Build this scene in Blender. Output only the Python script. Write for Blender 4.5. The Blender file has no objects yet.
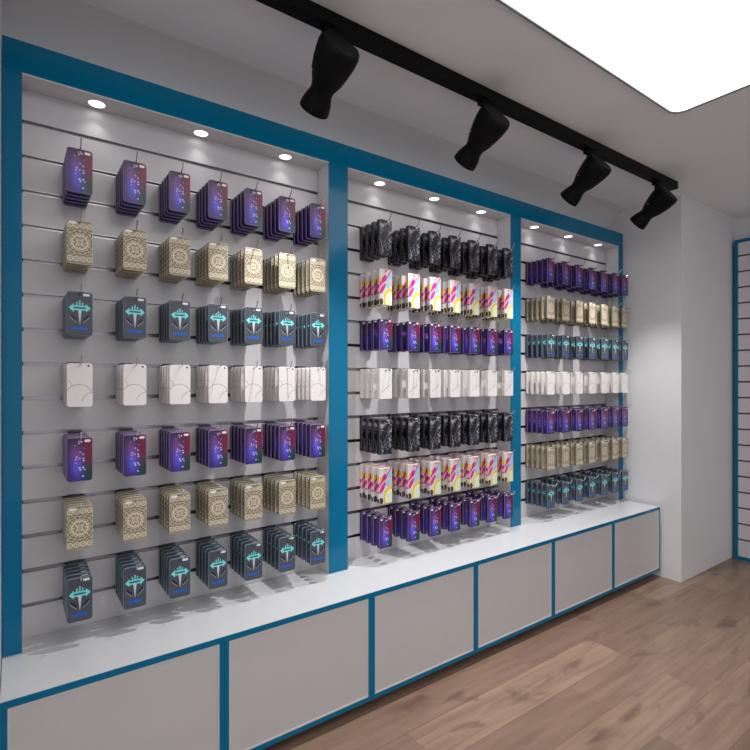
import bpy, bmesh, math
from mathutils import Vector, Matrix

D = 2.0                      # metres from the lens plane foot to the front of the blue frame
H0 = 0.691 * D               # lens height above the floor
SC = bpy.context.scene
COL = SC.collection
def zz(z): return H0 + z * D
Y_WALL = 1.062 * D
Y_FR = 1.0 * D
CEIL = zz(0.640)

# ------------------------------------------------------------------ materials
class V:
    """tiny expression wrapper over shader sockets"""
    def __init__(s, nt, sock): s.nt, s.k = nt, sock
    def _m(s, op, *a, clamp=False):
        n = s.nt.nodes.new('ShaderNodeMath'); n.operation = op; n.use_clamp = clamp
        for i, q in enumerate((s,) + a):
            if isinstance(q, V): s.nt.links.new(q.k, n.inputs[i])
            else: n.inputs[i].default_value = q
        return V(s.nt, n.outputs[0])
    def __add__(s, o): return s._m('ADD', o)
    __radd__ = __add__
    def __sub__(s, o): return s._m('SUBTRACT', o)
    def __rsub__(s, o): return (s * -1.0) + o
    def __mul__(s, o): return s._m('MULTIPLY', o)
    __rmul__ = __mul__
    def __truediv__(s, o): return s._m('DIVIDE', o)
    def lt(s, o): return s._m('LESS_THAN', o)
    def gt(s, o): return s._m('GREATER_THAN', o)
    def abs(s): return s._m('ABSOLUTE')
    def sin(s): return s._m('SINE')
    def cos(s): return s._m('COSINE')
    def sqrt(s): return s._m('SQRT')
    def exp(s): return s._m('EXPONENT')
    def clamp(s): return s._m('ADD', 0.0, clamp=True)
    def atan2(s, o): return s._m('ARCTAN2', o)
    def max(s, o): return s._m('MAXIMUM', o)
    def min(s, o): return s._m('MINIMUM', o)

def srgb(r, g, b):
    f = lambda c: (c/255/12.92) if c/255 <= 0.04045 else ((c/255+0.055)/1.055)**2.4
    return (f(r), f(g), f(b), 1.0)

def mat(name, col=(0.8, 0.8, 0.8, 1), rough=0.5, metal=0.0, emit=None, estr=0.0, coat=0.0, bump=None, spec=0.5):
    m = bpy.data.materials.new(name); m.use_nodes = True
    nt = m.node_tree; b = nt.nodes['Principled BSDF']
    b.inputs['Base Color'].default_value = col
    b.inputs['Roughness'].default_value = rough
    b.inputs['Metallic'].default_value = metal
    b.inputs['Coat Weight'].default_value = coat
    b.inputs['Specular IOR Level'].default_value = spec
    if emit:
        b.inputs['Emission Color'].default_value = emit; b.inputs['Emission Strength'].default_value = estr
    # a faint grain in the colour keeps every surface procedural
    no = nt.nodes.new('ShaderNodeTexNoise'); no.inputs['Scale'].default_value = bump or 12.0
    no.inputs['Detail'].default_value = 3
    tc = nt.nodes.new('ShaderNodeTexCoord'); nt.links.new(tc.outputs['Object'], no.inputs['Vector'])
    mx = nt.nodes.new('ShaderNodeMix'); mx.data_type = 'RGBA'
    mx.inputs['A'].default_value = [c*0.965 for c in col[:3]] + [1]
    mx.inputs['B'].default_value = [min(1, c*1.03) for c in col[:3]] + [1]
    nt.links.new(no.outputs['Fac'], mx.inputs['Factor']); nt.links.new(mx.outputs['Result'], b.inputs['Base Color'])
    return m

def design(name, w, h, fn, rough=0.35, coat=0.0):
    """front print: fn(u, v, nt, mix) -> colour socket; u,v are -1..1 across and 0..1 up the case"""
    m = bpy.data.materials.new(name); m.use_nodes = True
    nt = m.node_tree; b = nt.nodes['Principled BSDF']
    b.inputs['Roughness'].default_value = rough; b.inputs['Coat Weight'].default_value = coat
    tc = nt.nodes.new('ShaderNodeTexCoord'); sp = nt.nodes.new('ShaderNodeSeparateXYZ')
    nt.links.new(tc.outputs['Object'], sp.inputs[0])
    u = V(nt, sp.outputs[0]) * (2.0 / w); v = (V(nt, sp.outputs[2]) + (h - HTOP)) * (1.0 / h)
    def mix(f, a, c):
        n = nt.nodes.new('ShaderNodeMix'); n.data_type = 'RGBA'; n.clamp_factor = True
        nt.links.new(f.k, n.inputs['Factor'])
        for s, q in (('A', a), ('B', c)):
            if isinstance(q, tuple): n.inputs[s].default_value = q
            else: nt.links.new(q, n.inputs[s])
        return n.outputs['Result']
    c = fn(u, v, nt, mix, tc.outputs['Object'])
    nt.links.new(c, b.inputs['Base Color'])
    return m

def noise(nt, vec, scale, detail=2, dist=0.0):
    n = nt.nodes.new('ShaderNodeTexNoise'); n.inputs['Scale'].default_value = scale
    n.inputs['Detail'].default_value = detail; n.inputs['Distortion'].default_value = dist
    nt.links.new(vec, n.inputs['Vector']); return V(nt, n.outputs['Fac'])

CW, CH, HTOP = 0.0756, 0.146, 0.009
KH, FH = 0.167, 0.171      # case width, height, hang hole below the top edge

def galaxy(u, v, nt, mix, ob):
    n = noise(nt, ob, 45, 3)
    c = mix((v*1.3 + n*0.3 - 0.4), srgb(52, 26, 100), srgb(30, 32, 62))
    c = mix((u*1.7 - 0.25 + n*0.4).clamp(), c, mix(((v - 0.22)*2.6).clamp(), srgb(0, 62, 46), srgb(122, 4, 58)))
    band = u + 0.25 - (v - 0.5)*(-0.25)
    gl = (band*band*(-5.0)).exp()
    low = ((v - 0.36)*(v - 0.36)*(-14.0)).exp(); up = ((v - 0.66)*(v - 0.66)*(-22.0)).exp()
    c = mix(gl*low*0.9, c, srgb(92, 92, 236)); c = mix(gl*up*0.5, c, srgb(160, 84, 160))
    vo = nt.nodes.new('ShaderNodeTexVoronoi'); vo.inputs['Scale'].default_value = 95
    nt.links.new(ob, vo.inputs['Vector'])
    b2 = u - 0.02 + (v - 0.5)*0.15
    st = V(nt, vo.outputs['Distance']).lt(0.33) * (b2*b2*(-9.0)).exp().gt(0.30) * v.lt(0.92) * v.gt(0.10)
    return mix(st*((V(nt, vo.outputs['Distance'])*V(nt, vo.outputs['Distance'])*(-14.0)).exp()), c, srgb(255, 240, 255))

def mandala(u, v, nt, mix, ob):
    x = u; y = (v - 0.5)*(CH/CW)*2.0
    r = (x*x + y*y).sqrt(); th = y.atan2(x)
    rr = r + (th*4.0).cos()*0.10*r.lt(0.5) + (th*12.0).cos()*0.04
    f = ((rr*26.0).sin()*0.5 + 0.5) * ((th*16.0).cos()*0.3 + 0.7)
    f = f.max((rr - 0.62).abs().lt(0.06)).max((rr - 0.22).abs().lt(0.05))
    # scalloped rows of rosettes near the top and the foot
    yy = (y.abs() - 1.45)
    cx = ((u*2.0 + 8.0)._m('FRACT') - 0.5)*0.5*1.0
    ring = (cx*cx + yy*yy).sqrt()
    ring = (ring - 0.20).abs().lt(0.045).max(ring.lt(0.07))
    f = mix(y.abs().gt(1.12), (0, 0, 0, 1), (1, 1, 1, 1)) and f * (1.0 - y.abs().gt(1.14)) + (ring*0.9 + 0.25)*y.abs().gt(1.14)
    return mix(f.clamp(), srgb(122, 108, 84), srgb(222, 212, 188))

def slate(u, v, nt, mix, ob):
    a = u.abs(); n = noise(nt, ob, 60)
    c = mix(n, srgb(64, 68, 78), srgb(82, 86, 97))
    glow = ((v - 0.62)*(v - 0.62)*(-60.0)).exp()
    dv = (v - 0.63).abs()
    head = (0.84 - a)*0.26                                  # two arrow heads
    arrow = (dv.lt(head) * a.gt(0.46)).max(dv.lt(0.055)*a.lt(0.5))
    prong = (v.gt(0.63)*v.lt(0.76)*((a - 0.22).abs().lt(0.05))).max(v.gt(0.63)*v.lt(0.80)*a.lt(0.05))
    em = arrow.max(prong)
    c = mix(em, c, mix(n*1.6 - 0.2, srgb(40, 205, 214), srgb(150, 240, 236)))
    c = mix(dv.lt(0.016)*a.lt(0.46), c, srgb(30, 60, 84))
    wedge = a.lt((v - 0.24)*0.42)*v.lt(0.59)
    c = mix(wedge, c, srgb(205, 216, 218))
    c = mix((v - 0.40 - (a - 0.45)*0.25).abs().lt(0.035)*(a - 0.47).abs().lt(0.22), c, srgb(22, 24, 52))
    c = mix((v - 0.40 - (a - 0.45)*0.25 + 0.055).abs().lt(0.012)*(a - 0.5).abs().lt(0.26), c, srgb(150, 150, 160))
    bar = (v - 0.165).abs().lt(0.03 + (u*17.0).sin()*0.008)*a.lt(0.62)
    return mix(bar, c, srgb(0, 96, 205))

def white(u, v, nt, mix, ob):
    y = (v - 0.5)*(CH/CW)*2.0
    n = noise(nt, ob, 60)
    c = mix(n, srgb(236, 232, 230), srgb(244, 241, 239))
    def arc(cx, cy, R, t): 
        return (((u - cx)*(u - cx) + (y - cy)*(y - cy)).sqrt() - R).abs().lt(t)
    l = arc(-0.05, -1.0, 1.05, 0.022)*y.gt(-0.9)
    l = l.max(arc(1.1, -1.6, 0.95, 0.022)*y.gt(-1.5))
    l = l.max(arc(-1.2, -0.1, 0.6, 0.018)*y.gt(-0.1))
    return mix(l*0.75, c, srgb(90, 88, 92))

def speck(u, v, nt, mix, ob):
    c = mix(noise(nt, ob, 40), srgb(226, 225, 225), srgb(240, 239, 239))
    vo = nt.nodes.new('ShaderNodeTexVoronoi'); vo.inputs['Scale'].default_value = 75
    nt.links.new(ob, vo.inputs['Vector'])
    c = mix(V(nt, vo.outputs['Distance']).lt(0.14)*v.gt(0.35), c, srgb(60, 60, 64))
    c = mix((v - 0.35 - u*0.2).abs().lt(0.008)*u.abs().lt(0.7), c, srgb(120, 120, 125))
    return mix((u - 0.45 - (v - 0.6)*0.6).abs().lt(0.025)*v.gt(0.3), c, srgb(170, 170, 174))

def marble(u, v, nt, mix, ob):
    n = noise(nt, ob, 13, 3, 1.6)
    ve = ((n - 0.5).abs()*(-60.0)).exp()
    n2 = noise(nt, ob, 34, 3, 1.5)
    c = mix(n2, srgb(8, 8, 13), srgb(30, 28, 44))
    return mix((ve*(n2*3.4 - 1.1)).clamp(), c, srgb(215, 215, 230))

def swirl(u, v, nt, mix, ob):
    y = (v - 0.5)*(CH/CW)*2.0
    def ell(cx, cy, rx, ry, k=0.0):
        a = (u - cx) + (y - cy)*k
        return ((a*a)*(1/rx**2) + (y - cy)*(y - cy)*(1/ry**2))
    c = mix(((u + y*0.5)*1.2 + 0.2).clamp(), srgb(222, 220, 220), srgb(232, 196, 192))
    c = mix(ell(-0.50, 0.25, 0.50, 1.05, -0.40).lt(1.0), c, srgb(206, 44, 150))
    c = mix(ell(0.45, 0.80, 0.45, 0.95, -0.2).lt(1.0), c, srgb(150, 205, 232))
    c = mix((u - 0.15 - (y - 1.0)*0.8).abs().lt(0.09)*y.gt(0.3), c, srgb(215, 40, 150))
    e = ell(0.75, -1.35, 1.15, 1.25)
    c = mix(e.lt(1.0), c, srgb(240, 208, 40))
    c = mix(e.lt(0.55), c, srgb(226, 240, 205))
    c = mix((ell(0.7, -1.2, 1.9, 1.9) - 1.0).abs().lt(0.10), c, srgb(246, 190, 186))
    c = mix(ell(-0.95, 0.75, 0.3, 0.3).lt(1.0), c, srgb(242, 214, 60))
    return mix(ell(-0.75, -1.6, 0.32, 0.36).lt(1.0), c, srgb(60, 56, 62))

M = {}
M['wall'] = mat('painted_plaster', (0.76, 0.755, 0.77, 1), 0.75, bump=3)
M['ceiling'] = mat('ceiling_paint', (0.88, 0.88, 0.91, 1), 0.9, bump=2)
M['blue'] = mat('gloss_blue_lacquer', srgb(0, 110, 150), 0.12, spec=0.28)
M['white'] = mat('white_laminate', (0.76, 0.75, 0.765, 1), 0.3)
M['slat'] = mat('white_slat_laminate', (0.655, 0.64, 0.665, 1), 0.2, bump=4)
M['top'] = mat('gloss_white_worktop', (0.62, 0.63, 0.645, 1), 0.14)
M['door'] = mat('satin_white_door', (0.585, 0.57, 0.57, 1), 0.35)
M['alu'] = mat('brushed_aluminium', (0.33, 0.32, 0.34, 1), 0.22, metal=1.0, bump=60)
M['chrome'] = mat('chrome', (0.62, 0.62, 0.64, 1), 0.15, metal=1.0)
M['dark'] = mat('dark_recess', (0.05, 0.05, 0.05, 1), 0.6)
M['black'] = mat('black_powder_coat', (0.0035, 0.0035, 0.0035, 1), 0.5, spec=0.12)
M['plinth'] = mat('dark_plinth', (0.12, 0.10, 0.09, 1), 0.6)
M['lamp'] = mat('lit_diffuser', (1, 1, 1, 1), 0.5, emit=(1.0, 0.985, 0.97, 1), estr=3.1)
M['down'] = mat('lit_downlight', (1, 1, 1, 1), 0.5, emit=(1.0, 0.98, 0.95, 1), estr=4.0)
M['lens'] = mat('lit_spot_lens', (1, 1, 1, 1), 0.3, emit=(1.0, 0.97, 0.92, 1), estr=3.0)
M['plate'] = mat('smoked_hook_plate', (0.07, 0.07, 0.09, 1), 0.25)
M['win_white'] = mat('white_camera_window', (0.85, 0.85, 0.85, 1), 0.3, bump=90)
M['win_black'] = mat('black_camera_window', (0.01, 0.01, 0.01, 1), 0.2)

def floor_mat():
    m = bpy.data.materials.new('oak_laminate'); m.use_nodes = True
    nt = m.node_tree; b = nt.nodes['Principled BSDF']
    tc = nt.nodes.new('ShaderNodeTexCoord')
    br = nt.nodes.new('ShaderNodeTexBrick'); nt.links.new(tc.outputs['Object'], br.inputs['Vector'])
    br.offset = 0.37; br.squash = 1.0
    br.inputs['Scale'].default_value = 1.0
    br.inputs['Brick Width'].default_value = 1.25; br.inputs['Row Height'].default_value = 0.192
    br.inputs['Mortar Size'].default_value = 0.0012; br.inputs['Mortar Smooth'].default_value = 0.2
    br.inputs['Color1'].default_value = (0, 0, 0, 1); br.inputs['Color2'].default_value = (1, 1, 1, 1)
    br.inputs['Mortar'].default_value = (0.5, 0.5, 0.5, 1)
    mp = nt.nodes.new('ShaderNodeMapping'); mp.inputs['Scale'].default_value = (1.4, 15, 1)
    nt.links.new(tc.outputs['Object'], mp.inputs['Vector'])
    # shift the grain from board to board
    ad = nt.nodes.new('ShaderNodeVectorMath'); ad.operation = 'MULTIPLY_ADD'
    nt.links.new(br.outputs['Color'], ad.inputs[0]); ad.inputs[1].default_value = (17, 5, 0)
    nt.links.new(mp.outputs[0], ad.inputs[2])
    g = noise(nt, ad.outputs[0], 1.8, 6, 0.25)
    mp2 = nt.nodes.new('ShaderNodeMapping'); mp2.inputs['Scale'].default_value = (3.2, 8, 1)
    nt.links.new(tc.outputs['Object'], mp2.inputs['Vector'])
    kn = noise(nt, mp2.outputs[0], 1.1, 3, 0.4)
    def mixc(f, a, c):
        n = nt.nodes.new('ShaderNodeMix'); n.data_type = 'RGBA'; n.clamp_factor = True
        nt.links.new(f.k, n.inputs['Factor'])
        for s, q in (('A', a), ('B', c)):
            if isinstance(q, tuple): n.inputs[s].default_value = q
            else: nt.links.new(q, n.inputs[s])
        return n.outputs['Result']
    f = V(nt, br.outputs['Color'])
    c = mixc(f, srgb(124, 101, 87), srgb(157, 132, 112))
    c = mixc((g*3.0 - 1.1).clamp()*0.7, c, srgb(108, 86, 73))
    c = mixc((kn*6.0 - 3.5).clamp()*0.75, c, srgb(74, 55, 46))
    c = mixc(V(nt, br.outputs['Fac'])*0.7, c, srgb(80, 60, 48))
    nt.links.new(c, b.inputs['Base Color'])
    b.inputs['Roughness'].default_value = 0.3
    bp = nt.nodes.new('ShaderNodeBump'); bp.inputs['Strength'].default_value = 0.06
    nt.links.new(g.k, bp.inputs['Height']); nt.links.new(bp.outputs[0], b.inputs['Normal'])
    return m
M['floor'] = floor_mat()

D_G = design('galaxy_print', CW, CH, galaxy)
D_M = design('mandala_print', CW, CH, mandala, 0.5, 0.0)
D_S = design('slate_emblem_print', CW, CH, slate, 0.35, 0.0)
D_W = design('white_line_print', CW, CH, white, 0.4, 0.0)
D_W2 = design('white_speckle_print', CW, CH, speck, 0.4, 0.0)
D_K = design('black_marble_print', CW, KH, marble, 0.3, 0.1)
D_F = design('swirl_print', CW, FH, swirl, 0.3, 0.3)
R_G = mat('deep_purple_rim', srgb(52, 36, 84), 0.3, bump=30); L_G = mat('lilac_lip', srgb(150, 128, 176), 0.3)
R_M = mat('olive_beige_rim', srgb(128, 118, 96), 0.4, bump=30); L_M = mat('beige_lip', srgb(206, 198, 172), 0.4)
R_S = mat('slate_blue_rim', srgb(44, 62, 78), 0.35, bump=30); L_S = mat('pale_slate_lip', srgb(120, 146, 162), 0.35)
R_W = mat('white_rim', srgb(226, 220, 218), 0.4, bump=30)
R_K = mat('black_rim', srgb(15, 14, 20), 0.3, bump=30); L_K = mat('grey_lip', srgb(72, 70, 76), 0.4)
R_F = mat('pearl_rim', srgb(234, 226, 222), 0.4, bump=30)

# ------------------------------------------------------------------ mesh helpers
def mk(name, bm, mats, parent=None, loc=(0, 0, 0), smooth=False):
    me = bpy.data.meshes.new(name); bmesh.ops.recalc_face_normals(bm, faces=bm.faces[:])
    bm.to_mesh(me); bm.free()
    if not isinstance(mats, (list, tuple)): mats = [mats]
    for m in mats: me.materials.append(m)
    if smooth:
        for p in me.polygons: p.use_smooth = True
        me.set_sharp_from_angle(angle=math.radians(35))
    o = bpy.data.objects.new(name, me); COL.objects.link(o); o.location = loc
    if parent: o.parent = parent
    return o

def box(bm, a, b, mi=0, bev=0.0):
    r = bmesh.ops.create_cube(bm, size=1.0)
    vs = r['verts']
    for v in vs:
        v.co = Vector([(a[i] + b[i])/2 + v.co[i]*(b[i] - a[i]) for i in range(3)])
    fs = {f for v in vs for f in v.link_faces}
    for f in fs: f.material_index = mi
    if bev > 0:
        es = list({e for v in vs for e in v.link_edges})
        rb = bmesh.ops.bevel(bm, geom=es, offset=bev, segments=2, profile=0.6, affect='EDGES')
        for f in rb['faces']: f.material_index = mi

def bx(name, a, b, m, parent=None, bev=0.0):
    bm = bmesh.new(); box(bm, a, b, 0, bev); return mk(name, bm, m, parent)

def tube(bm, pts, r, n=8, mi=0):
    rings = []
    for i, p in enumerate(pts):
        p = Vector(p)
        t = (Vector(pts[min(i+1, len(pts)-1)]) - Vector(pts[max(i-1, 0)])).normalized()
        s = Vector((1, 0, 0)); q = t.cross(s)
        if q.length < 1e-3: s = Vector((0, 0, 1)); q = t.cross(s)
        q.normalize(); s = q.cross(t).normalized()
        rings.append([bm.verts.new(p + r*(math.cos(2*math.pi*k/n)*s + math.sin(2*math.pi*k/n)*q)) for k in range(n)])
    for A, B in zip(rings, rings[1:]):
        for k in range(n):
            f = bm.faces.new((A[k], A[(k+1) % n], B[(k+1) % n], B[k])); f.material_index = mi
    bm.faces.new(rings[0][::-1]).material_index = mi; bm.faces.new(rings[-1]).material_index = mi

def lathe(bm, prof, mtx, n=40, mi=0):
    """profile of (s, r) along local +Z, placed by mtx"""
    rings = []
    for s, r in prof:
        if r < 1e-6: rings.append([bm.verts.new(mtx @ Vector((0, 0, s)))])
        else: rings.append([bm.verts.new(mtx @ Vector((r*math.cos(2*math.pi*k/n), r*math.sin(2*math.pi*k/n), s))) for k in range(n)])
    for A, B in zip(rings, rings[1:]):
        for k in range(n):
            k2 = (k+1) % n
            if len(A) == 1: f = bm.faces.new((A[0], B[k2], B[k]))
            elif len(B) == 1: f = bm.faces.new((A[k], A[k2], B[0]))
            else: f = bm.faces.new((A[k], A[k2], B[k2], B[k]))
            f.material_index = mi

def empty(name, loc, label, cat, group=None):
    o = bpy.data.objects.new(name, None); COL.objects.link(o); o.location = loc
    o.empty_display_size = 0.05
    return tag(o, label, cat, group)
def tag(o, label, cat, group=None):
    o['label'] = label; o['category'] = cat
    if group: o['group'] = group
    return o
def struct(o, label=None):
    o['kind'] = 'structure'
    if label: o['label'] = label
    return o
def setparent(ch, par):
    """meshes written in world coordinates, parent standing at its base"""
    ch.parent = par; ch.location = Vector(ch.location) - par.location; return ch
def copy_tree(root):
    r = root.copy(); COL.objects.link(r)
    for ch in root.children:
        c = ch.copy(); c.parent = r; COL.objects.link(c)
        for g in ch.children:
            q = g.copy(); q.parent = c; COL.objects.link(q)
    return r

def ring_faces0(bm, A, B):
    n = len(A)
    for k in range(n): bm.faces.new((A[k], A[(k+1) % n], B[(k+1) % n], B[k]))

# ------------------------------------------------------------------ the room
XR = 2.33*D; XL = -1.25*D; YB = -1.6*D
PX = 1.8575*D; PY = 0.7965*D
Y_BACK = Y_WALL
bm = bmesh.new(); box(bm, (XL-0.1, YB-0.1, -0.1), (XR+0.1, Y_BACK+0.1, 0)); struct(mk('floor', bm, M['floor']), 'brown wood laminate floor in long staggered planks')
bm = bmesh.new(); box(bm, (XL-0.1, YB-0.1, CEIL), (XR+0.1, Y_BACK+0.1, CEIL+0.1)); struct(mk('ceiling', bm, M['ceiling']), 'plain grey-white plaster ceiling')
bm = bmesh.new()                                  # back wall; top curve added to smooth away the shading crease
cv = 0.165
prof = [(Y_BACK+0.1, 0), (Y_BACK, 0)] + [(Y_BACK - cv + cv*math.cos(math.radians(90*k/12)), CEIL - cv + cv*math.sin(math.radians(90*k/12))) for k in range(13)] + [(Y_BACK+0.1, CEIL)]
ra = [bm.verts.new((XL-0.1, y, z)) for y, z in prof]; rb = [bm.verts.new((XR+0.1, y, z)) for y, z in prof]
ring_faces0(bm, ra, rb); bm.faces.new(ra); bm.faces.new(rb)
struct(mk('wall_back', bm, M['wall'], smooth=True), 'plain wall behind the blue display unit, top curve added to hide the ceiling crease')
struct(bx('wall_right', (XR, YB, 0), (XR+0.1, Y_BACK, CEIL), M['wall']), 'plain wall behind the far blue-framed slatwall')
# unseen front and left sides left open: added world light brightens the ceiling
struct(bx('wall_pillar_right', (PX, PY, 0), (XR, Y_BACK, CEIL), M['wall']), 'boxed-out white wall corner right of the display unit')
struct(bx('wall_pillar_left', (-0.62*D, PY, 0), (-0.0185*D, Y_BACK, CEIL), M['wall']), 'boxed-out wall at the left end of the display unit')

# ------------------------------------------------------------------ blue framed wall unit
ZT = zz(-0.442)                # worktop
ZA = zz(0.4997)                # underside of header = alcove ceiling
ZH = zz(0.5528)                # top of header
STILES = [(-0.0175, 0.0086), (0.584, 0.6350), (1.2173, 1.2642), (1.829, 1.8570)]
BAYS = [(0.0086, 0.584), (0.6350, 1.2173), (1.2642, 1.829)]
ZB = ZT + 0.0005
u0 = Vector((0.92*D, Y_FR, ZT))
unit = empty('wall_display_unit', u0, 'long blue-framed slatwall display unit with three lit bays above the white worktop', 'display unit')
def up(o): return setparent(o, unit)
up(bx('header', (-0.0175*D, Y_FR, ZA+0.004), (1.8570*D, Y_WALL-0.001, ZH), M['blue'], bev=0.001))
for a, b in STILES:
    up(bx('stile', (a*D, Y_FR, ZB), (b*D, Y_FR+0.004, ZA+0.0036), M['blue'], bev=0.0008))
for i, (a, b) in enumerate(BAYS):
    # white cheek boards and ceiling board lining each bay
    up(bx('side_panel', (a*D-0.016, Y_FR+0.0045, ZB), (a*D, Y_WALL-0.02, ZA-0.0004), M['white']))
    up(bx('side_panel', (b*D, Y_FR+0.0045, ZB), (b*D+0.016, Y_WALL-0.02, ZA-0.0004), M['white']))
    up(bx('soffit_panel', (a*D, Y_FR+0.0005, ZA), (b*D, Y_WALL-0.02, ZA+0.0036), M['white']))
    # slat panel with aluminium lined grooves
    bm = bmesh.new()
    gz = [zz(0.4446 - 0.0593*k) for k in range(15)]
    gh = 0.0062
    zs = [ZA+0.003] + sum([[g+gh, g-gh] for g in gz], []) + [ZB]
    for k in range(0, len(zs), 2):
        box(bm, (a*D, Y_WALL-0.019, zs[k+1]), (b*D, Y_WALL-0.004, zs[k]), 0, 0.0012)
    box(bm, (a*D, Y_WALL-0.004, ZB), (b*D, Y_WALL-0.001, ZA+0.003), 2)
    for g in gz:                                   # C-shaped aluminium insert in every groove
        box(bm, (a*D+0.004, Y_WALL-0.0197, g-gh-0.0008), (b*D-0.012, Y_WALL-0.0050, g-gh+0.0012), 1)
        box(bm, (a*D+0.004, Y_WALL-0.0197, g+gh-0.0012), (b*D-0.012, Y_WALL-0.0050, g+gh+0.0008), 1)
        box(bm, (a*D+0.004, Y_WALL-0.0075, g-gh+0.001), (b*D-0.012, Y_WALL-0.0045, g+gh-0.001), 1)
    up(mk('slat_panel', bm, [M['slat'], M['alu'], M['dark']]))
GROOVE = [0.4446 - 0.0593*k for k in range(15)]

# downlights in the bay soffits
ordn = ['first', 'second', 'third', 'fourth', 'fifth', 'sixth', 'seventh']
bayn = ['left', 'middle', 'right']
place3 = ['left', 'centre', 'right']
proto = empty('recessed_downlight', (0, 0, 0), '', 'downlight')
bm = bmesh.new()
lathe(bm, [(0.0, 0.026), (-0.0025, 0.027), (-0.003, 0.031), (-0.001, 0.034), (0.0, 0.034)], Matrix.Identity(4), 32)
mk('trim_ring', bm, M['white'], proto, smooth=True)
bm = bmesh.new(); lathe(bm, [(-0.0012, 0.0), (-0.0012, 0.0262)], Matrix.Identity(4), 32); mk('diffuser', bm, M['down'], proto)
first = True
for i, (a, b) in enumerate(BAYS):
    c = (a+b)/2
    for j, off in enumerate((-0.185, 0.0, 0.185)):
        o = proto if first else copy_tree(proto); first = False
        x = (c+off+0.008)*D; y = 1.030*D
        o.location = (x, y, ZA-0.0002)
        tag(o, f'round lit downlight, {place3[j]} one of three in soffit of {bayn[i]} bay', 'downlight', 'downlights in the bay soffits')
        ld = bpy.data.lights.new('downlight_glow', 'SPOT'); ld.energy = 0.65; ld.spot_size = math.radians(105); ld.spot_blend = 1.0
        ld.shadow_soft_size = 0.008; ld.color = (1.0, 0.97, 0.95)
        lo = bpy.data.objects.new('downlight_glow', ld); COL.objects.link(lo); lo.location = (x, y, ZA-0.010)

# ------------------------------------------------------------------ worktop and cabinets
YC = 0.860*D; XA, XB = -0.0175*D, 1.8445*D
BAND = 0.0135*D
wt = empty('worktop', (0.92*D, 0.95*D, ZT-0.03), 'continuous glossy white worktop under the three display bays', 'worktop')
setparent(bx('slab', (XA, YC+0.0035, ZT-0.019), (XB, Y_WALL-0.001, ZT), M['top'], bev=0.0008), wt)
setparent(bx('edge_band', (XA, YC, ZT-0.019), (XB, YC+0.0033, ZT-0.0002), M['blue']), wt)
ZC0 = 0.030*D*0.85
ZC1 = ZT-0.0195
edges = [-0.0175, 0.294, 0.6055, 0.917, 1.2285, 1.540, 1.8445]
cabdesc = ['at left end of the row, partly cut off', 'second from the left end', 'third from left, under the left half of middle bay', 'under middle bay, right of its centre line', 'second from the right end', 'at right end beside the white wall corner']
for i in range(6):
    x0, x1 = edges[i]*D + 0.0004, edges[i+1]*D - 0.0004
    c = empty('base_cabinet', ((x0+x1)/2, 1.0*D, 0), f'low blue-edged white base cabinet {cabdesc[i]}', 'cabinet', 'base cabinets under the worktop')
    bm = bmesh.new(); s = 0.017
    box(bm, (x0, YC+0.016, ZC0), (x1, Y_WALL-0.002, ZC1))
    setparent(mk('carcass', bm, M['white']), c)
    bm = bmesh.new(); st = 0.0080*D
    lw = st; rw = st if i < 5 else 0.006*D
    box(bm, (x0, YC+0.0005, ZC0), (x0+lw, YC+0.0155, ZC1)); box(bm, (x1-rw, YC+0.0005, ZC0), (x1, YC+0.0155, ZC1))
    box(bm, (x0+lw, YC+0.0005, ZC0), (x1-rw, YC+0.0155, ZC0+0.017))
    setparent(mk('face_frame', bm, M['blue']), c)
    g = 0.003
    d0, d1, z0, z1 = x0+lw+g, x1-rw-g, ZC0+0.017+g, ZC1-g-0.001
    setparent(bx('door', (d0, YC+0.003, z0), (d1, YC+0.0155, z1), M['door'], bev=0.0015), c)
    bm = bmesh.new(); e = 0.0035                 # pale edging strip running round the door
    R = [[bm.verts.new((x, y, z)) for x, z in ((d0+q, z0+q), (d1-q, z0+q), (d1-q, z1-q), (d0+q, z1-q))] for q, y in ((-0.0024, YC+0.0150), (-0.0024, YC+0.0012), (e, YC+0.0012), (e, YC+0.0029))]
    for A_, B_ in zip(R, R[1:]): ring_faces0(bm, A_, B_)
    setparent(mk('edging', bm, M['top']), c)
    setparent(bx('plinth', (x0, YC+0.06, 0.0005), (x1, Y_WALL-0.004, ZC0-0.0003), M['plinth']), c)

# ------------------------------------------------------------------ cases and hooks
def loop(w, z0, z1, r, y, n=6):
    pts = []
    for cx, cz, a0 in ((w/2-r, z1-r, 0), (-w/2+r, z1-r, 90), (-w/2+r, z0+r, 180), (w/2-r, z0+r, 270)):
        for k in range(n+1):
            a = math.radians(a0 + 90*k/n); pts.append((cx + r*math.cos(a), y, cz + r*math.sin(a)))
    return pts
def ring_faces(bm, A, B, mi):
    n = len(A)
    for k in range(n):
        bm.faces.new((A[k], A[(k+1) % n], B[(k+1) % n], B[k])).material_index = mi
def plate(bm, L, y, hr, mi):
    """front plate face with the hang hole, from vertex loop L"""
    hv = [bm.verts.new((hr*math.cos(2*math.pi*k/12), y, hr*math.sin(2*math.pi*k/12))) for k in range(12)]
    es = []
    for R in (L, hv):
        for k in range(len(R)):
            e = bm.edges.get((R[k], R[(k+1) % len(R)])) or bm.edges.new((R[k], R[(k+1) % len(R)])); es.append(e)
    r = bmesh.ops.triangle_fill(bm, use_beauty=True, use_dissolve=False, edges=es)
    for f in r['geom']:
        if isinstance(f, bmesh.types.BMFace): f.material_index = mi
    return hv
HR = 0.0046
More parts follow.
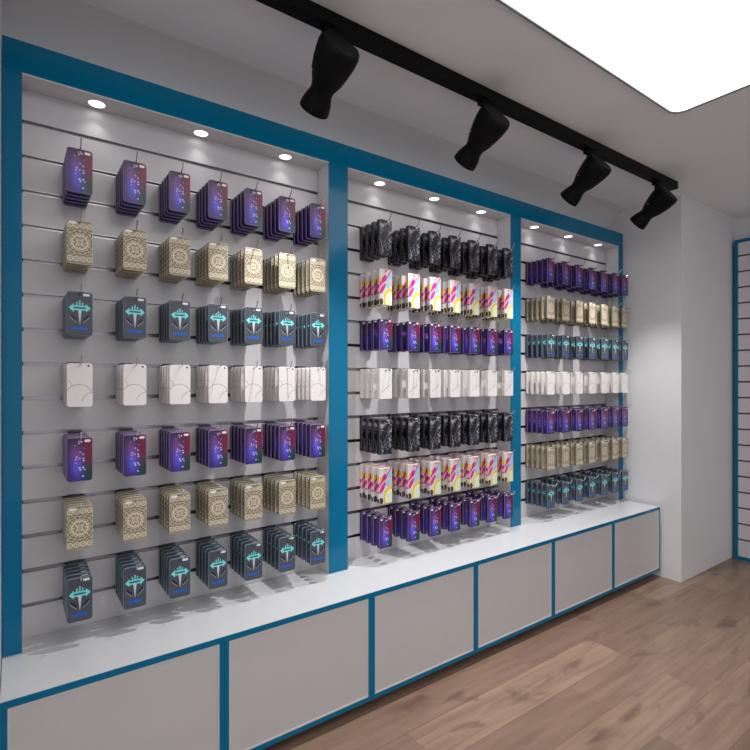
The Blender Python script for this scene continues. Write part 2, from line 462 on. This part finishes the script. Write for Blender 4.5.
def case_mesh(name, rad, th, mats, hollow=True, w=CW, h=CH):
    """local origin = hang hole centre at the front face; +Y goes towards the wall"""
    bm = bmesh.new(); z1 = HTOP; z0 = HTOP - h; n = 6
    mkL = lambda ins, y: [bm.verts.new(p) for p in loop(w-2*ins, z0+ins, z1-ins, max(rad-ins, 0.0006), y, n)]
    b = min(0.0016, rad*0.7)
    L0 = mkL(b, 0); L1 = mkL(b*0.3, b*0.3); L2 = mkL(0, b); 
    ring_faces(bm, L0, L1, 2); ring_faces(bm, L1, L2, 2)
    h0 = plate(bm, L0, 0, HR, 0)
    if hollow:
        L3 = mkL(0, th); L4 = mkL(0.0016, th); L5 = mkL(0.0016, 0.0035)
        ring_faces(bm, L2, L3, 1); ring_faces(bm, L3, L4, 2); ring_faces(bm, L4, L5, 1)
        h1 = plate(bm, L5, 0.0035, HR, 1)
    else:
        L3 = mkL(0, th-b); L4 = mkL(b, th)
        ring_faces(bm, L2, L3, 1); ring_faces(bm, L3, L4, 2)
        h1 = plate(bm, L4, th, HR, 1)
    ring_faces(bm, h0, h1, 1)
    return mk(name, bm, mats)

def window(parent, m, cx, cz, w, h):
    bm = bmesh.new(); r = min(w, h)/2*0.98
    A = [bm.verts.new((cx+p[0], -0.0007, cz+p[2])) for p in loop(w, -h/2, h/2, r, 0, 5)]
    B = [bm.verts.new((cx+p[0], 0.0002, cz+p[2])) for p in loop(w, -h/2, h/2, r, 0, 5)]
    ring_faces(bm, A, B, 0); bm.faces.new(A)
    o = mk('camera_window', bm, m, parent); return o

TH1 = 0.0125; TH2 = 0.0205
hold = (0, 0, -50)
P = {}
P['G'] = case_mesh('galaxy_phone_case', 0.010, TH1, [D_G, R_G, L_G]); window(P['G'], M['win_white'], 0.0225, -0.003, 0.018, 0.0085)
P['M'] = case_mesh('mandala_phone_case', 0.010, TH1, [D_M, R_M, L_M]); window(P['M'], M['win_white'], -0.0200, -0.001, 0.022, 0.0085)
P['S'] = case_mesh('slate_phone_case', 0.010, TH1, [D_S, R_S, L_S]); window(P['S'], M['win_white'], 0.0190, -0.001, 0.020, 0.0080)
P['W'] = case_mesh('white_phone_case', 0.010, TH1, [D_W, R_W, R_W]); window(P['W'], M['win_black'], 0.0250, 0.000, 0.0065, 0.0062)
P['K'] = case_mesh('marble_phone_case', 0.006, TH2, [D_K, R_K, L_K], False, h=KH); window(P['K'], M['win_white'], 0.0150, 0.003, 0.012, 0.006)
P['F'] = case_mesh('swirl_phone_case', 0.0035, TH2, [D_F, D_F, R_F], False, h=FH)
P['G2'] = case_mesh('galaxy_phone_case', 0.007, TH2, [D_G, R_G, L_G], False); window(P['G2'], M['win_white'], 0.0230, -0.0005, 0.014, 0.008); window(P['G2'], M['win_white'], -0.0250, 0.0005, 0.013, 0.007)
P['W2'] = case_mesh('speckled_phone_case', 0.0035, TH2, [D_W2, R_W, R_W], False); window(P['W2'], M['win_black'], 0.0210, 0.000, 0.010, 0.006)
LOOK = {'G': 'purple galaxy phone case', 'M': 'beige mandala phone case', 'S': 'slate grey teal-emblem phone case', 'W': 'white line-drawn phone case',
        'K': 'black marbled phone case', 'F': 'pink-yellow swirl phone case', 'G2': 'purple galaxy phone case', 'W2': 'white speckled phone case'}
GRP = {'G': 'purple galaxy phone cases', 'M': 'beige mandala phone cases', 'S': 'slate grey phone cases', 'W': 'white phone cases',
       'K': 'black marbled phone cases', 'F': 'swirl phone cases', 'G2': 'purple galaxy phone cases', 'W2': 'white speckled phone cases'}

# hook: origin at the groove mouth on the slat face
def make_hook():
    o = empty('peg_hook', (0, 0, 0), '', 'hook')
    bm = bmesh.new()
    box(bm, (-0.0225, -0.0032, -0.017), (0.0225, -0.0004, 0.009), 0, 0.0008)
    mk('back_plate', bm, M['plate'], o)
    bm = bmesh.new(); r = 0.0021; L = 0.212
    z = -0.006
    pts = [(0, -0.0005, z), (0, -0.05, z), (0, -L+0.022, z)]
    for k in range(1, 6):
        a = math.radians(12*k); pts.append((0, -L+0.022-0.016*math.sin(a), z+0.016*(1-math.cos(a))))
    e = pts[-1]; pts.append((0, e[1]-0.011, e[2]+0.019))
    tube(bm, pts, r, 8)
    mk('prong', bm, M['chrome'], o, smooth=True)
    return o
HOOK = make_hook()

COLS = [[0.1059, 0.1899, 0.2660, 0.3371, 0.4087, 0.4824, 0.5557],
        [0.7400, 0.8276, 0.8996, 0.9710, 1.0438, 1.1163, 1.1857],
        [1.3870, 1.4665, 1.5420, 1.6175, 1.6920, 1.7640, 1.8290]]
ROWS = ['GMSWGMS', ['K', 'F', 'G2', 'W2', 'K', 'F', 'G2'], 'GMSWGMS']
rown = ['top row', 'second row', 'third row', 'middle row', 'fifth row', 'sixth row', 'bottom row']
YFACE = Y_WALL - 0.0200
used = {}; hook_used = False
for bi in range(3):
    n = 4 if bi == 1 else 5
    pitch = (0.0250 if bi == 1 else 0.0192)*D
    for ri in range(7):
        key = ROWS[bi][ri]; g = GROOVE[1+2*ri]
        for ci, xr in enumerate(COLS[bi]):
            x = xr*D - CW/2; z = zz(g) - (0.010 if ri == 4 else 0.0)*(1 if key != 'K' else 0.7)
            hk = copy_tree(HOOK) if hook_used else HOOK; hook_used = True
            hk.location = (x, YFACE, z)
            tag(hk, f'metal peg hook holding the {ordn[ci]} stack of {rown[ri]}, {bayn[bi]} bay', 'hook', f'peg hooks of the {bayn[bi]} bay')
            for k in range(n):
                c = copy_tree(P[key]) if key in used else P[key]; used[key] = 1
                wob = 0.0012*math.sin(ci*3.1 + ri*1.7 + k*2.3 + bi)
                c.location = (x, 0.9660*D + k*pitch + wob, z - 0.006 - 0.00255)
                pos = ['front', 'second from front', 'third from front', 'fourth from front' if n == 5 else 'rearmost', 'rearmost'][k]
                tag(c, f'{LOOK[key]}, {pos}, {ordn[ci]} peg of {rown[ri]}, {bayn[bi]} bay', 'phone case', f'{GRP[key]} on the {rown[ri]} of the {bayn[bi]} bay')

# ------------------------------------------------------------------ track and spotlights
TZ = zz(0.6170)
bm = bmesh.new()
tx0, tx1, ty0, ty1 = -0.10*D, 1.728*D, 0.7520*D, 0.778*D
trk = empty('lighting_track', ((tx0+tx1)/2, (ty0+ty1)/2, CEIL), 'long black ceiling track carrying four spotlights', 'lighting track')
box(bm, (tx0, ty0, TZ), (tx1, ty1, CEIL-0.0004), 0, 0.001)
setparent(mk('rail', bm, M['black']), trk)
for xx in (tx0-0.006, tx1+0.0002):
    setparent(bx('end_cap', (xx, ty0-0.0005, TZ-0.0005), (xx+0.006, ty1+0.0005, CEIL-0.0004), M['black'], bev=0.001), trk)
yc = (ty0+ty1)/2
A = Vector((0, 0.7290*D - yc, (0.5755-0.6195)*D)); B = Vector((0, 0.8260*D - yc, (0.5045-0.6195)*D))
ax = (B-A).normalized(); Ls = (B-A).length
rot = ax.to_track_quat('Z', 'Y').to_matrix().to_4x4(); mt = Matrix.Translation(A) @ rot
sp = empty('track_spotlight', (0, 0, 0), '', 'spotlight')
bm = bmesh.new(); box(bm, (-0.030, -0.015, -0.022), (0.030, 0.015, -0.0006), 0, 0.003); mk('track_adapter', bm, M['black'], sp)
bm = bmesh.new(); tube(bm, [(0, 0, -0.021), (0, 0, -0.046)], 0.011, 16); mk('stem', bm, M['black'], sp, smooth=True)
bm = bmesh.new()
S = Ls/0.236
prof = [(0.0, 0.0), (0.0, 0.058), (0.004, 0.062), (0.02, 0.0655), (0.05, 0.0640), (0.085, 0.0580), (0.12, 0.0500), (0.150, 0.0430), (0.166, 0.0405),
        (0.176, 0.0425), (0.195, 0.0490), (0.215, 0.0535), (0.232, 0.0555), (0.236, 0.0545), (0.234, 0.0500), (0.215, 0.0440), (0.205, 0.0)]
lathe(bm, [(s*S, r*(1.15 if s < 0.13 else 1.02)) for s, r in prof], mt, 40)
mk('lamp_head', bm, M['black'], sp, smooth=True)
bm = bmesh.new(); lathe(bm, [(0.2185*S, 0.0), (0.2185*S, 0.0425)], mt, 32); mk('lens', bm, M['lens'], sp)
# yoke: two straps from the stem down both sides of the head to its waist, with bright pivots
bm = bmesh.new()
for sx in (-1, 1):
    p = [Vector((sx*0.006, 0, -0.040))]
    for s, r in ((0.035, 0.071), (0.070, 0.069), (0.11, 0.060)):
        q = mt @ Vector((0, 0, s*S)); p.append(Vector((sx*r, q.y, q.z + 0.010)))
    for a, b in zip(p, p[1:]):
        tube(bm, [a, b], 0.0055, 8)
mk('yoke', bm, M['black'], sp)
bm = bmesh.new()
for sx in (-1, 1):
    q = mt @ Vector((0, 0, 0.11*S)); tube(bm, [(sx*0.052, q.y, q.z+0.010), (sx*0.066, q.y, q.z+0.010)], 0.0035, 10)
mk('pivot_pin', bm, M['chrome'], sp)
SX = [0.450, 0.842, 1.247, 1.617]
sd = ['nearest the viewer, at the left of the track', 'second from the left on the track', 'third from the left on the track', 'at the far right end of the track']
for i, x in enumerate(SX):
    o = sp if i == 0 else copy_tree(sp)
    o.location = (x*D, yc, TZ)
    tag(o, f'black tilted spotlight {sd[i]}', 'spotlight', 'spotlights on the ceiling track')
    ld = bpy.data.lights.new('spot_beam', 'SPOT'); ld.energy = 98; ld.spot_size = math.radians(82); ld.spot_blend = 1.0
    ld.shadow_soft_size = 0.007; ld.color = (1.0, 0.98, 0.97)
    lo = bpy.data.objects.new('spot_beam', ld); COL.objects.link(lo)
    lo.location = Vector(o.location) + A + ax*(Ls+0.012)
    lo.rotation_euler = Vector((0, 0.03, -0.99)).to_track_quat('-Z', 'Y').to_euler()

# ------------------------------------------------------------------ ceiling panel light (recessed, rounded corners)
px0, px1, py0, py1 = 0.05*D, 1.288*D, -0.75*D, 0.568*D
def rrect(ins, z, bm, n=8):
    r = 0.06 - ins*0.5; w = px1-px0-2*ins; h = py1-py0-2*ins; cx, cy = (px0+px1)/2, (py0+py1)/2
    return [bm.verts.new((cx+p[0], cy+p[2], z)) for p in loop(w, -h/2, h/2, r, 0, n)]
pl = empty('ceiling_panel_light', ((px0+px1)/2, (py0+py1)/2, CEIL), 'large glowing white ceiling light panel with rounded corners', 'ceiling light')
bm = bmesh.new(); A0 = rrect(0, CEIL-0.0004, bm); A1 = rrect(0, CEIL-0.010, bm); A2 = rrect(0.010, CEIL-0.010, bm); A3 = rrect(0.012, CEIL-0.004, bm)
ring_faces(bm, A0, A1, 0); ring_faces(bm, A1, A2, 0); ring_faces(bm, A2, A3, 0)
setparent(mk('frame', bm, M['alu']), pl)
bm = bmesh.new(); bm.faces.new(rrect(0.0105, CEIL-0.006, bm))
setparent(mk('diffuser', bm, M['lamp']), pl)

# ------------------------------------------------------------------ far slatwall on the right
FX = 2.283*D
y1 = 0.787*D; y0 = -0.55*D; zt = zz(0.5485)
ru = empty('slatwall_panel_unit', (XR, (y0+y1)/2, 0), 'tall narrow-edged blue-framed white slatwall standing beyond the wall corner', 'display unit')
fw = 0.0125*D
setparent(bx('top_rail', (FX, y0, zt-fw), (XR-0.001, y1, zt), M['blue'], bev=0.001), ru)
setparent(bx('bottom_rail', (FX, y0, 0.0005), (XR-0.001, y1, 0.024), M['blue'], bev=0.001), ru)
for a, b in ((y0, y0+fw), (y1-fw, y1)):
    setparent(bx('stile', (FX, a, 0.0242), (XR-0.001, b, zt-fw-0.0002), M['blue'], bev=0.001), ru)
bm = bmesh.new(); za = zt-fw-0.001; zb = 0.025
gs = [zz(0.4846 - 0.0610*k) for k in range(19)]; gs = [g for g in gs if g > zb+0.03]
zs = [za] + sum([[g+0.006, g-0.006] for g in gs], []) + [zb]
for k in range(0, len(zs), 2):
    box(bm, (FX+0.003, y0+fw+0.0005, zs[k+1]), (FX+0.036, y1-fw-0.0005, zs[k]), 0)
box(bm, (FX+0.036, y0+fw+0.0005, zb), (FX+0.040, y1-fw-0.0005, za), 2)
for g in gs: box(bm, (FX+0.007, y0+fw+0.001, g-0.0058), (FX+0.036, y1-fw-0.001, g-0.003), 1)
setparent(mk('slat_panel', bm, [M['slat'], M['alu'], M['dark']]), ru)

# ------------------------------------------------------------------ camera, world
cam = bpy.data.cameras.new('camera'); co = bpy.data.objects.new('camera', cam); COL.objects.link(co)
co.location = (0, 0, H0); co.rotation_euler = (math.radians(90), 0, -math.atan2(0.5807, 0.8141))
cam.sensor_width = 36; cam.lens = 504/750*36; cam.shift_y = 6/750; cam.clip_start = 0.01
SC.camera = co
w = bpy.data.worlds.new('world'); SC.world = w; w.use_nodes = True
w.node_tree.nodes['Background'].inputs[0].default_value = (0.95, 0.96, 1.0, 1); w.node_tree.nodes['Background'].inputs[1].default_value = 1.15
vs = SC.view_settings; vs.view_transform = 'Standard'; vs.look = 'None'; vs.gamma = 1; vs.use_curve_mapping = False
vs.exposure = -0.6
